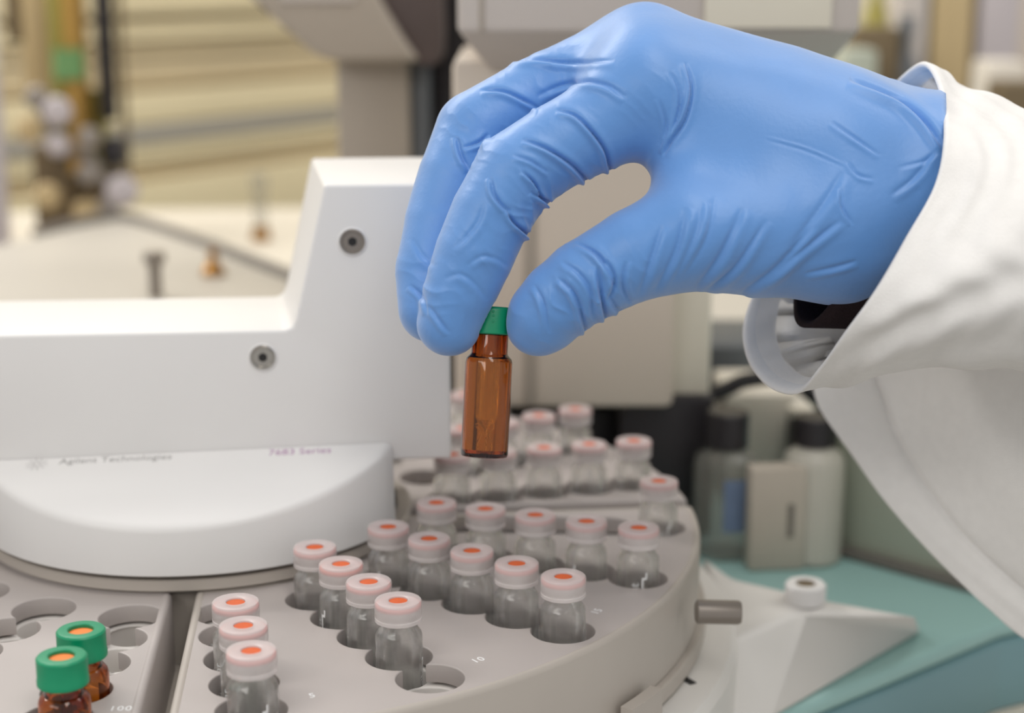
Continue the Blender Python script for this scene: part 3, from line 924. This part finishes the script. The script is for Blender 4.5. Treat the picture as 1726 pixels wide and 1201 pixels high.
for line, wd_, dep in FOLDS:
    L = catmull(line, 24); k = 6.8
    m = (px > L[:, 0].min() - 40) & (px < L[:, 0].max() + 40) & (py > L[:, 1].min() - 40) & (py < L[:, 1].max() + 40) & (facing > 0)
    if not m.any(): continue
    a = np.stack([px[m], py[m]], 1)
    best = np.full(len(a), 1e9); sd = np.zeros(len(a)); tt = np.zeros(len(a))
    for i in range(len(L) - 1):
        d = L[i + 1] - L[i]; l2 = d @ d
        t = np.clip(((a - L[i]) @ d) / l2, 0, 1)
        e = a - L[i] - t[:, None] * d
        dd = np.hypot(e[:, 0], e[:, 1])
        b = dd < best
        best[b] = dd[b]; sd[b] = np.sign(d[0] * e[b, 1] - d[1] * e[b, 0]); tt[b] = (i + t[b]) / (len(L) - 1)
    x = best * sd / k / wd_
    taper = np.sin(np.clip(tt, 0.0, 1) * PI) ** .6
    g = -np.exp(-(x / .42) ** 2) + np.where(x > 0, 1.0 * np.exp(-((x - 1.0) / .75) ** 2), .3 * np.exp(-((x + 1.2) / 1.0) ** 2))
    # fade out beyond the ends of the line
    disp[m] += dep * g * taper * facing[m]
# crumpling round the joints: irregular creases running across each finger
def fnoise(q, s, n=5, seed=0):
    r = np.random.default_rng(seed); v = 0
    for _ in range(n):
        v = v + np.sin(q @ (r.normal(size=3) * s) + r.uniform(0, 6.28))
    return v / n
CRUMPLE = [(890, 320, 60, -43, .30), (850, 360, 45, -60, .25), (800, 225, 45, -60, .22), (770, 500, 55, -20, .10), (820, 410, 60, -30, .10), (965, 225, 70, -30, .16), (1000, 470, 65, 150, .34), (930, 520, 55, 150, .22),
           (720, 480, 50, -80, .16), (900, 120, 70, -30, .14), (1120, 200, 55, -60, .2)]
for x0, y0, R, ang, amp in CRUMPLE:
    m = (np.hypot(px - x0, py - y0) < 2 * R) & (facing > 0)
    c_, s_ = math.cos(math.radians(ang)), math.sin(math.radians(ang))
    u = ((px[m] - x0) * c_ - (py[m] - y0) * -s_) / 6.8
    wv = u + 3.2 * fnoise(hv[m], .2, 5, int(x0)) + 1.5 * fnoise(hv[m], .45, 4, int(y0))
    rg = 1 - 2 * np.abs(np.sin(wv * .85)) ** .75
    patch = np.clip(fnoise(hv[m], .25, 5, int(x0 + y0)) * 1.8 + .45, 0, 1)
    disp[m] += amp * rg * patch * np.exp(-((np.hypot(px[m] - x0, py[m] - y0) / R) ** 2)) * facing[m]
# faint unevenness everywhere
for _ in range(7):
    kx = rng.normal(size=3) * .28; ph = rng.uniform(0, 6.28)
    disp += .05 * np.sin(hv @ kx + ph)
hv = hv + nr * disp[:, None]
HW = CAM + hv[:, :1] * RT + hv[:, 1:2] * UP + hv[:, 2:] * FW
o = raw('gloved_hand', HW, hf.tolist(), 'glove', person, sharp=0)
o['label'] = 'blue nitrile glove over the right hand'

def ringpts(pts, n):
    return catmull([at(a, b, Z0 + c) for a, b, c in pts], n, True)
# dark knitted sleeve inside the coat, end showing below the wrist
NR = 72
r0_ = ringpts([(1500, 300, -12), (1450, 420, -14), (1400, 515, -4), (1362, 552, 12), (1338, 530, 26), (1350, 440, 40), (1420, 320, 48), (1480, 240, 30), (1510, 230, 8)], NR)
r1_ = ringpts([(1720, 300, -12), (1715, 430, -14), (1700, 530, -4), (1690, 560, 12), (1690, 545, 30), (1700, 440, 44), (1710, 330, 50), (1715, 260, 30), (1720, 250, 8)], NR)
rings = [r0_ + (r1_ - r0_) * t for t in np.linspace(0, 1, 14)]
inner = [r.mean(0) + (r - r.mean(0)) * .93 for r in rings[:6]][::-1]
V, F = loft(inner + rings)
raw('sweater_cuff', V, F, 'sweater', person, sharp=0)

# coat sleeve: slanted opening, then rings along the forearm
op = [(1562, 104, 30), (1590, 150, 6), (1598, 225, -20), (1582, 310, -28), (1532, 400, -32), (1478, 492, -34), (1425, 565, -28), (1382, 625, -14), (1342, 664, 4),
      (1290, 648, 22), (1256, 595, 36), (1258, 525, 48), (1310, 420, 60), (1390, 300, 68), (1470, 190, 62), (1520, 128, 46)]
en = [(2020, 330, 30), (2040, 350, 0), (2050, 400, -26), (2045, 460, -40), (2030, 510, -46), (2010, 560, -44), (1990, 600, -34), (1970, 630, -18), (1960, 640, 6),
      (1955, 630, 30), (1950, 600, 50), (1950, 560, 62), (1960, 480, 72), (1980, 420, 74), (2000, 360, 66), (2010, 330, 50)]
mid = [(1700, 170, 30), (1722, 200, 2), (1735, 260, -24), (1730, 340, -38), (1710, 420, -46), (1680, 490, -46), (1640, 550, -40), (1590, 598, -26), (1545, 618, -4),
       (1510, 610, 22), (1490, 575, 42), (1490, 520, 56), (1520, 430, 68), (1580, 330, 74), (1640, 240, 66), (1675, 190, 50)]
mid2 = [tuple(.45 * np.array(a) + .55 * np.array(b)) for a, b in zip(mid, en)]
NS = 128
K = [ringpts(r, NS) for r in (op, mid, mid2, en)]
rings = []
for t in np.linspace(0, 3, 90):
    rings.append([None] * NS)
T = np.linspace(0, 1, 90) ** 1.15 * 3
stack = np.array(K)
for k in range(NS):
    c = stack[:, k]
    E4 = np.vstack([2 * c[0] - c[1], c, 2 * c[-1] - c[-2]])
    for i, t in enumerate(T):
        s_ = min(int(t), 2); u = t - s_
        a, b, c_, d = E4[s_], E4[s_ + 1], E4[s_ + 2], E4[s_ + 3]
        rings[i][k] = .5 * ((2 * b) + (-a + c_) * u + (2 * a - 5 * b + 4 * c_ - d) * u * u + (-a + 3 * b - 3 * c_ + d) * u ** 3)
rings = np.array(rings)
cen = rings.mean(1, keepdims=True)
out = rings - cen; out /= np.linalg.norm(out, axis=2)[:, :, None]
ii = np.linspace(0, 1, 90)[:, None]; kk = np.linspace(0, 2 * PI, NS, endpoint=False)[None]
# soft folds and puckers of the cloth
fold = 1.5 * np.sin(9 * ii + 3 * np.sin(kk * 2 + 1) + 2 * kk) * np.sin(kk * 3 + 5 * ii) + .6 * np.sin(23 * ii + 5 * kk + 2 * np.sin(kk * 3)) + .35 * np.sin(41 * ii - 9 * kk + 3 * np.sin(4 * kk + 7 * ii))
fold *= np.clip(ii * 6, 0, 1)
rings = rings + out * fold[:, :, None]
# rounded hem and lining turned inside
hem = []
for d_in, back in [(5.0, 20), (3.2, 8.0), (2.2, 2.2), (1.8, .3), (1.2, -.35), (.5, -.25)]:
    t = (rings[4] - rings[0]); t /= np.linalg.norm(t, axis=1)[:, None]
    hem.append(rings[0] - out[0] * d_in + t * back)
V, F = loft([h for h in hem[2:]] + list(rings))
sl_ = raw('coat_sleeve', V, F, 'coat', person, sharp=0)
deep = [rings[i] - out[i] * 3.4 for i in (60, 40, 25, 14, 8)]
V, F = loft(deep + hem[:3])
raw('sleeve_lining', V, F, 'lining', person, sharp=0)
# seam of the hem, a stitched line one hem's width up the sleeve
ln = rings[9] + out[9] * .12
V, F = loft([rings[9] + out[9] * .0, ln, rings[10] + out[10] * .1, rings[10]])
# coat front hanging below the sleeve, with its overlapping placket strip
left = [(1368, 640, 95), (1384, 690, 92), (1436, 765, 86), (1490, 840, 80), (1548, 908, 74), (1610, 972, 68), (1668, 1026, 62), (1740, 1084, 56), (1860, 1130, 46), (1980, 1200, 40)]
seam = [(1470, 600, 84), (1490, 650, 82), (1520, 735, 78), (1565, 810, 73), (1620, 885, 67), (1675, 940, 61), (1726, 985, 56), (1790, 1035, 50), (1900, 1110, 42), (2010, 1180, 36)]
far = [(2060, 540, 10), (2070, 580, 8), (2080, 640, 6), (2090, 700, 4), (2100, 760, 4), (2110, 820, 4), (2120, 880, 4), (2130, 940, 4), (2150, 1010, 4), (2180, 1100, 4)]
NU = 60
Lc, Sc, Fc = [catmull([at(a, b, Z0 + c) for a, b, c in q], NU) for q in (left, seam, far)]
def sheet(A, B, n, bulge, thick, name, mt, rip):
    rows_ = []
    for t in np.linspace(0, 1, n):
        r = A + (B - A) * t
        bl = bulge * math.sin(PI * t)
        r = r - FW * bl
        s = np.linspace(0, 1, NU)[:, None]
        r = r - FW * rip * (np.sin(7 * t + 5 * s) + .6 * np.sin(15 * t - 9 * s + 1)) * math.sin(PI * min(1, t * 1.2)) ** .5
        rows_.append(r)
    front = rows_
    backr = [r + FW * thick for r in rows_]
    ring = [np.vstack([f, b[::-1]]) for f, b in zip(front, backr)]
    V, F = loft(ring)
    F.append(tuple(range(2 * NU))); F.append(tuple(range((n - 1) * 2 * NU, n * 2 * NU)))
    return raw(name, V, F, mt, person, sharp=50)
sheet(Sc - RT * 1.5 - FW * 2.2, Fc - FW * 2, 50, 14, 2.6, 'coat_front', 'coat', 1.6)
sheet(Lc, Sc, 20, 1.2, 1.8, 'coat_placket', 'coat', .2)

# ------------------------------------------------------------------ background instruments, bottles, shelves
def on_y(px, py, Y):
    r = ray(px, py)
    return CAM + r * (Y / r[1])

def ybox(name, px0, py0, px1, py1, Y, depth, m, parent, bevel=1.5, z0=None, z1=None):
    """upright box whose front face at distance Y fills that part of the view"""
    a, b = on_y(px0, py0, Y), on_y(px1, py1, Y)
    lo_, hi_ = (b[2] if z0 is None else z0), (a[2] if z1 is None else z1)
    return frombm(name, box_bm(((a[0] + b[0]) / 2, Y + depth / 2, (lo_ + hi_) / 2), abs(b[0] - a[0]), depth, hi_ - lo_, bevel), m, parent)

D0 = DECK + .4
# injector tower straight behind the hand
tw = thing('injector_tower', (on_y(950, 600, 640)[0], 650, DECK), 'grey beige injector tower with chamfered head behind the gloved hand', 'instrument')
ybox('column', 762, 100, 1135, 688, 610, 110, 'beige', tw, 3)
ybox('lit_side', 1136.5, 100, 1196, 668, 622, 90, 'beigelight', tw, 2)  # paler cream puts the light on the tower's right side into the colour
ybox('column_groove', 884, 116, 903, 684, 608.8, 2, 'greydark', tw, .5)
a, b = on_y(771, 58, 585), on_y(1450, 58, 585)
a2, b2 = on_y(826, 118, 608), on_y(1392, 118, 608)
zt_ = 262
frombm('head', prism_bm([(a[0], 585, a[2]), (b[0], 585, a[2]), (b[0], 735, a[2]), (a[0], 735, a[2])], [(a[0], 585, zt_), (b[0], 585, zt_), (b[0], 735, zt_), (a[0], 735, zt_)], 2.5), 'greyhead', tw)
frombm('head_underside', prism_bm([(a2[0], 608, a2[2]), (b2[0], 608, a2[2]), (b2[0], 730, a2[2]), (a2[0], 730, a2[2])], [(a[0] + .6, 585.8, a[2] + .6), (b[0] - .6, 585.8, a[2] + .6), (b[0] - .6, 734, a[2] + .6), (a[0] + .6, 734, a[2] + .6)], 1), 'greyhead', tw)
ybox('head_door', 1196, -300, 1402, 48, 582.5, 3, 'beigelight', tw, .8)
ybox('head_seam', 806, -300, 816, 54, 584.4, 1.5, 'greydark', tw, .3)
ybox('foot', 1046, 668, 1202, 780, 618, 100, 'black', tw, 2, z0=D0)
ybox('foot', 800, 690, 1040, 760, 640, 60, 'black', tw, 2, z0=D0)
# second tower further back on the left
t2 = thing('injector_tower', (on_y(620, 300, 800)[0], 850, DECK), 'grey injector tower with slanted underside seen above the white gantry', 'instrument')
ybox('column', 566, 96, 692, 300, 800, 120, 'greydark', t2, 3, z0=D0)
hp = [(300, -120), (425, 0), (528, 92), (566, 104), (706, 104), (676, 60), (640, 0), (590, -120)]
fr = [on_y(x, y, 780) for x, y in hp]
frombm('head', prism_bm(fr, [(p[0], 930, p[2]) for p in fr], 3), 'greydark', t2)
fr = [on_y(x, y, 779) for x, y in [(520, -80), (650, 0), (640, 6), (430, 6), (410, -10), (400, -80)]]
ybox('head_panel', 470, -80, 600, 4, 778, 2.5, 'greyhead', t2, .8)
ybox('slate_strip', 693, 105, 724, 300, 806, 90, 'slate', t2, 2, z0=D0)
bp_ = thing('black_panel', (on_y(765, 300, 830)[0], 850, DECK), 'tall black cover standing between the two injector towers', 'panel')
ybox('cover', 716, -160, 822, 320, 830, 70, 'black', bp_, 4, z0=D0)
bc = thing('brown_cover', (on_y(690, 100, 800)[0], 810, DECK), 'dark brown rounded cover hanging between the slanted tower head and the black cover', 'cover')
fr = [on_y(x, y, 790) for x, y in [(600, -120), (628, 0), (645, 42), (664, 78), (684, 100), (706, 110), (734, 111), (746, 96), (748, 60), (742, -120)]]
frombm('cover', prism_bm(fr, [(p[0], 822, p[2]) for p in fr], 2), 'brownhose', bc)
# cream shelving far behind on the left
sh = thing('storage_shelf', (-330, 1620, -OFF), 'cream shelving with level boards, blurred far behind at upper left', 'shelf')
sh0, sh1 = on_y(-140, 300, 1450), on_y(640, 300, 1980)
du = (sh1 - sh0)[:2]; du = du / np.linalg.norm(du); nu = np.array([-du[1], du[0]])
def sboard(name, zz0, zz1, d0, d1, m):
    A, B = sh0[:2] - du * 100, sh1[:2] + du * 60
    return poly_prism(name, [A + nu * d0, B + nu * d0, B + nu * d1, A + nu * d1], zz0, zz1, m, sh, 2)
def zat(py):
    r = ray(400, py)
    t = (nu @ sh0[:2]) / (nu @ r[:2])
    return (CAM + r * t)[2]
sboard('back_panel', -OFF, zat(-150), 60, 75, 'cabinet')
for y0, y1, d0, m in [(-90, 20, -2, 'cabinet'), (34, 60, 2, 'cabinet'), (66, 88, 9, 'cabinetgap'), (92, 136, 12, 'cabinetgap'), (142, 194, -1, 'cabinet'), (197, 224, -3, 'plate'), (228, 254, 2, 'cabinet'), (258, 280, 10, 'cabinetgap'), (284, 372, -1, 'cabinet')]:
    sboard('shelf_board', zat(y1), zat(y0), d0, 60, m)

# raised plates of the oven top behind the gantry
lid = thing('oven_lid', (-220, 1080, DECK), 'cream raised oven lid behind the grey plate at left', 'lid')
lz = -20
P_ = [on_z(x, y, lz)[:2] for x, y in [(-120, 505), (560, 505), (540, 348), (200, 352), (-120, 360)]]
poly_prism('lid_plate', P_, D0, lz, 'lidcream', lid, 4)
pl = thing('cover_plate', (-220, 900, lz), 'grey white cover plate with dark rail edge behind the low part of the gantry', 'plate')
Q_ = [on_z(x, y, 0)[:2] for x, y in [(-60, 540), (520, 540), (494, 468), (330, 405), (205, 366), (120, 382), (-60, 425)]]
poly_prism('plate', Q_, lz + .3, 0, 'plate', pl, 3)
rl = [on_z(x, y, 1.5) for x, y in [(60, 392), (125, 376), (205, 364), (330, 403), (430, 440), (506, 470)]]
V, F = tube(catmull(rl, 30), 3.2, 10)
raw('edge_rail', V, F, 'rail', pl)
def post(name, px, py, Z, prof, label, cat, n=24):
    b = on_z(px, py, Z)
    t = thing(name, b, label, cat)
    for nm, pr, mm in prof:
        V, F = lathe(pr, b, n)
        raw(nm, V, F, mm, t)
    return t
post('bolt_post', 263, 500, .4, [('shaft', [(0, 0), (3.2, 0), (3.2, 18), (0, 18)], 'greypost'), ('head', [(0, 18), (5.4, 18), (5.6, 19), (5.6, 22), (5, 23), (0, 23)], 'greypost')], 'grey post with wider head on the cover plate', 'post')
post('brass_fitting', 360, 462, .4, [('base_nut', [(0, 0), (6.5, 0), (6.2, 3), (3.4, 6), (0, 6)], 'brass'), ('stem', [(0, 6), (2.8, 6), (2.4, 14), (0, 14)], 'brass')], 'small brass fitting on the cover plate by the dark rail', 'fitting')
post('glass_liner', 440, 404, lz + .4, [('brown_base', [(0, 0), (7, 0), (6, 6), (5, 9), (0, 9)], 'brass'), ('tube', [(0, 9), (5, 9), (5, 34), (6, 36), (6, 44), (4, 46), (0, 46)], 'bottleglass')], 'upright clear tube with brown base on the cream lid', 'tube')

# valve manifold and columns at far left
mf = thing('valve_manifold', (on_y(110, 400, 1130)[0], 1130, lz), 'blurred manifold of brown blocks, coloured tubes and white knobs at far left', 'manifold')
MY = 1140
ybox('tan_panel', 24, -90, 92, 150, MY + 30, 14, 'tan', mf, 2)
ybox('block', 50, 245, 132, 400, MY, 50, 'browntube', mf, 4, z0=lz + .4)
ybox('block', 128, 285, 190, 345, MY + 4, 40, 'browntube', mf, 4)
ybox('block', 120, 340, 170, 385, MY - 10, 40, 'tan', mf, 4)
ybox('black_column', 150, -90, 192, 205, MY + 6, 18, 'black', mf, 4)
ybox('brown_strip', 190, -90, 214, 330, MY + 12, 18, 'browntube', mf, 3)
ybox('black_knob', 166, 232, 210, 284, MY - 6, 22, 'black', mf, 6)
def vtube(name, px, y0, y1, r, m, Y=MY):
    a, b = on_y(px, y0, Y), on_y(px, y1, Y)
    V, F = lathe([(0, 0), (r, 0), (r, a[2] - b[2]), (0, a[2] - b[2])], b, 20)
    return raw(name, V, F, m, mf)
ybox('olive_panel', 92, -90, 150, 240, MY + 26, 14, 'ochre', mf, 3)
vtube('olive_tube', 107, -90, 250, 5.5, 'olive')
vtube('ochre_tube', 131, -90, 290, 5.2, 'ochre')
vtube('green_fitting', 117, 82, 132, 10.5, 'leafgreen')
vtube('brown_rod', 26, -90, 70, 5, 'browntube')
vtube('olive_pipe', 172, 150, 300, 6, 'olive', MY + 40)
for px, py, r, m in [(62, 165, 8, 'greypost'), (96, 188, 10, 'lilac'), (98, 244, 8, 'lilac'), (50, 218, 9, 'tan'), (150, 232, 8, 'greypost'), (150, 292, 8, 'greypost'), (206, 322, 11, 'lilac'), (80, 330, 9, 'tan'), (185, 345, 8, 'greypost')]:
    c = on_y(px, py, MY - 16)
    V, F = lathe([(0, -r * .7), (r * .7, -r * .65), (r, -r * .3), (r, r * .3), (r * .7, r * .65), (0, r * .7)], c, 24, (0.25, -1, .2))
    raw('knob', V, F, m, mf)
V, F = tube(catmull([on_y(*q, MY - 4) for q in [(60, 165), (80, 205), (100, 250), (150, 262), (170, 300), (206, 322)]], 30), 3.5, 10)
raw('bent_pipe', V, F, 'greypost', mf)
wc = post('pale_cylinder', -20, 425, lz + .4, [('body', [(0, 0), (15, 0), (15, 115), (13, 118), (0, 118)], 'lilac'), ('top_cap', [(0, 118.2), (16, 118.2), (16, 170), (14, 172), (0, 172)], 'cream')], 'pale cylinder at the very left edge of the picture', 'cylinder')

# reagent bottles, carton and boxes right of the tray
def bottle(px, py, r, hb, label, rc, hc, body_m, liquid=None, lab=None, dy=0):
    b = on_z(px, py, D0); b = b + np.array([0, dy, 0])
    t = thing('reagent_bottle', b, label, 'bottle', 'small black-capped reagent bottles')
    V, F = lathe([(0, 0), (r - 1, 0), (r, 1), (r, hb - 6), (r - 1, hb - 3), (rc - .8, hb), (rc - .8, hb + hc - 2), (rc - 1.6, hb + hc - 2), (rc - 1.6, hb), (r - 1.6, hb - 4), (r - .8, hb - 7), (r - .8, 1.6), (0, 1.2)], b, 40)
    raw('body', V, F, body_m, t)
    V, F = lathe([(0, hb + hc + .5), (rc - .7, hb + hc + .5), (rc, hb + hc - .2), (rc, hb + 1), (rc - .5, hb + .6), (rc - .75, hb + .6), (rc - .75, hb + hc - 1), (0, hb + hc - 1)], b, 40)
    raw('screw_cap', V, F, 'black', t)
    if liquid:
        V, F = lathe([(0, 1.7), (r - 1.2, 1.9), (r - 1.2, liquid), (0, liquid)], b, 36)
        raw('liquid', V, F, 'liquid', t)
    if lab:
        a0, a1, z0, z1 = lab
        aa = np.linspace(a0, a1, 16)
        rr = [[(b[0] + q * math.cos(a), b[1] + q * math.sin(a), b[2] + z) for q, z in ((r + .05, z0), (r + .3, z0), (r + .3, z1), (r + .05, z1))] for a in aa]
        V, F = loft(rr)
        raw('label', V, F, 'bluelabel', t)
    return t
bottle(1228, 950, 12.6, 41, 'clear reagent bottle with blue label and black cap, left of the grey carton', 8.0, 14, 'bottleglass', None, (-1.75, -.9, 12, 32), 14)
bottle(1376, 962, 11.5, 44, 'reagent bottle with dark liquid and black cap, right of the grey carton', 7.4, 11, 'milky', 30, None, 14)
ct = on_z(1305, 958, D0)
carton = thing('carton', ct, 'small plain grey carton standing between the two black-capped bottles', 'carton')
frombm('box', box_bm((ct[0], ct[1] + 3, ct[2] + 19.5), 20.5, 9, 39, .6, .10), 'carton', carton)
c2 = ct + np.array([5.2, -1.15, 19])
frombm('printed_strip', box_bm(c2, 2.4, .3, 13, 0, .10), 'cartonprint', carton)
ybx = thing('cream_box', (on_y(1290, 800, 690)[0], 705, DECK), 'cream box standing behind the black-capped bottles', 'box')
ybox('box', 1222, 664, 1338, 800, 672, 46, 'cream', ybx, 2, z0=D0)
wcp = thing('bottle_lid', (on_y(1344, 690, 660)[0], 668, DECK), 'small white lid on a black stand beside the coat edge', 'lid')
ybox('stand', 1338, 704, 1420, 800, 652, 18, 'black', wcp, 2, z0=D0)
V, F = lathe([(0, 0), (5.6, 0), (5.6, 3), (5, 3.8), (0, 3.8)], on_y(1349, 701, 660) + np.array([0, 0, .2]), 24)
raw('lid', V, F, 'cream', wcp)
gb = thing('grey_box', (on_y(1230, 700, 760)[0], 800, DECK), 'grey green instrument block behind the tower seen below the coat cuff', 'box')
ybox('block', 1186, 582, 1300, 760, 735, 60, 'slate', gb, 3, z0=D0)
V, F = tube(catmull([on_y(*q, 648) for q in [(1190, 668), (1225, 655), (1262, 640), (1330, 640), (1400, 690)]], 24), 3.2, 10)
cb = raw('cable', V, F, 'black', None, base=on_y(1190, 668, 648))
tag(cb, 'black cable crossing above the reagent bottles', 'cable')
wp = on_z(1357, 1012, -29.8)
sc_ = thing('septum_cap', wp, 'small white cap with brown centre lying on the white shroud', 'cap')
V, F = lathe([(0, 0), (6.2, 0), (6.4, .4), (6.4, 5.4), (5.8, 6), (3.4, 6), (3.2, 5.4), (0, 5.4)], wp, 32)
raw('cap', V, F, 'white', sc_)
V, F = lathe([(0, 5.45), (3.0, 5.45), (2.8, 5.8), (0, 5.9)], wp, 24)
raw('centre', V, F, 'browntube', sc_)

# blurred goods on the deck far behind on the right
def goods(name, px0, px1, py0, Y, depth, m, label, cat, part='box', extra=None):
    x0, x1 = on_y(px0, py0, Y)[0], on_y(px1, py0, Y)[0]
    t = thing(name, ((x0 + x1) / 2, Y + depth / 2, DECK), label, cat)
    if part == 'box':
        ybox('box', px0, py0, px1, 300, Y, depth, m, t, 3, z0=D0)
    else:
        r = (x1 - x0) / 2; h = on_y(px0, py0, Y)[2] - D0
        c = ((x0 + x1) / 2, Y + r, D0)
        V, F = lathe([(0, 0), (r - 2, 0), (r, 2), (r, h * .72), (r * .8, h * .8), (r * .4, h * .85), (r * .4, h - 14), (0, h - 14)], c, 32)
        raw('body', V, F, m, t)
        V, F = lathe([(0, h - 13.8), (r * .5, h - 13.8), (r * .5, h - 1), (r * .45, h), (0, h)], c, 32)
        raw('cap', V, F, extra or 'black', t)
    return t
goods('tan_carton', 1566, 1624, -140, 1330, 80, 'tan', 'tall tan carton standing far behind above the coat cuff', 'carton')
goods('lilac_box', 1662, 1702, -140, 1330, 60, 'lilac', 'narrow lilac grey box far behind, right of the tan carton', 'box')
goods('beige_box', 1704, 1820, -140, 1345, 60, 'beige', 'beige box far behind at the right edge of the picture', 'box')
goods('sage_box', 1628, 1642, -140, 1350, 50, 'sage', 'sage grey slab wedged between tan carton and lilac box', 'box')
goods('olive_bottle', 1462, 1512, -80, 1300, 40, 'olive', 'olive green bottle far behind, right of the tower head', 'bottle', 'bottle', 'olive')
goods('pale_canister', 1520, 1562, -100, 1330, 40, 'greyhead', 'pale grey canister far behind between olive bottle and tan carton', 'canister')
goods('dark_bottle', 1508, 1562, 28, 1240, 40, 'slate', 'dark slate bottle far behind in front of the pale canister', 'bottle', 'bottle', 'slate')
goods('brown_jar', 1440, 1506, 46, 1230, 40, 'browntube', 'brown jar far behind just right of the tower head', 'jar')
goods('sage_jar', 1424, 1470, 84, 1180, 40, 'sage', 'sage green jar in front of the brown jar above the wrist', 'jar')
goods('cream_jar', 1664, 1720, 104, 1180, 40, 'cream', 'cream jar far behind just above the coat sleeve', 'jar')
goods('brown_box', 1690, 1800, 140, 1120, 40, 'browntube', 'brown box far behind above the coat sleeve at the right edge', 'box')

for o in S.objects:
    if '_b' in o:
        del o['_b']
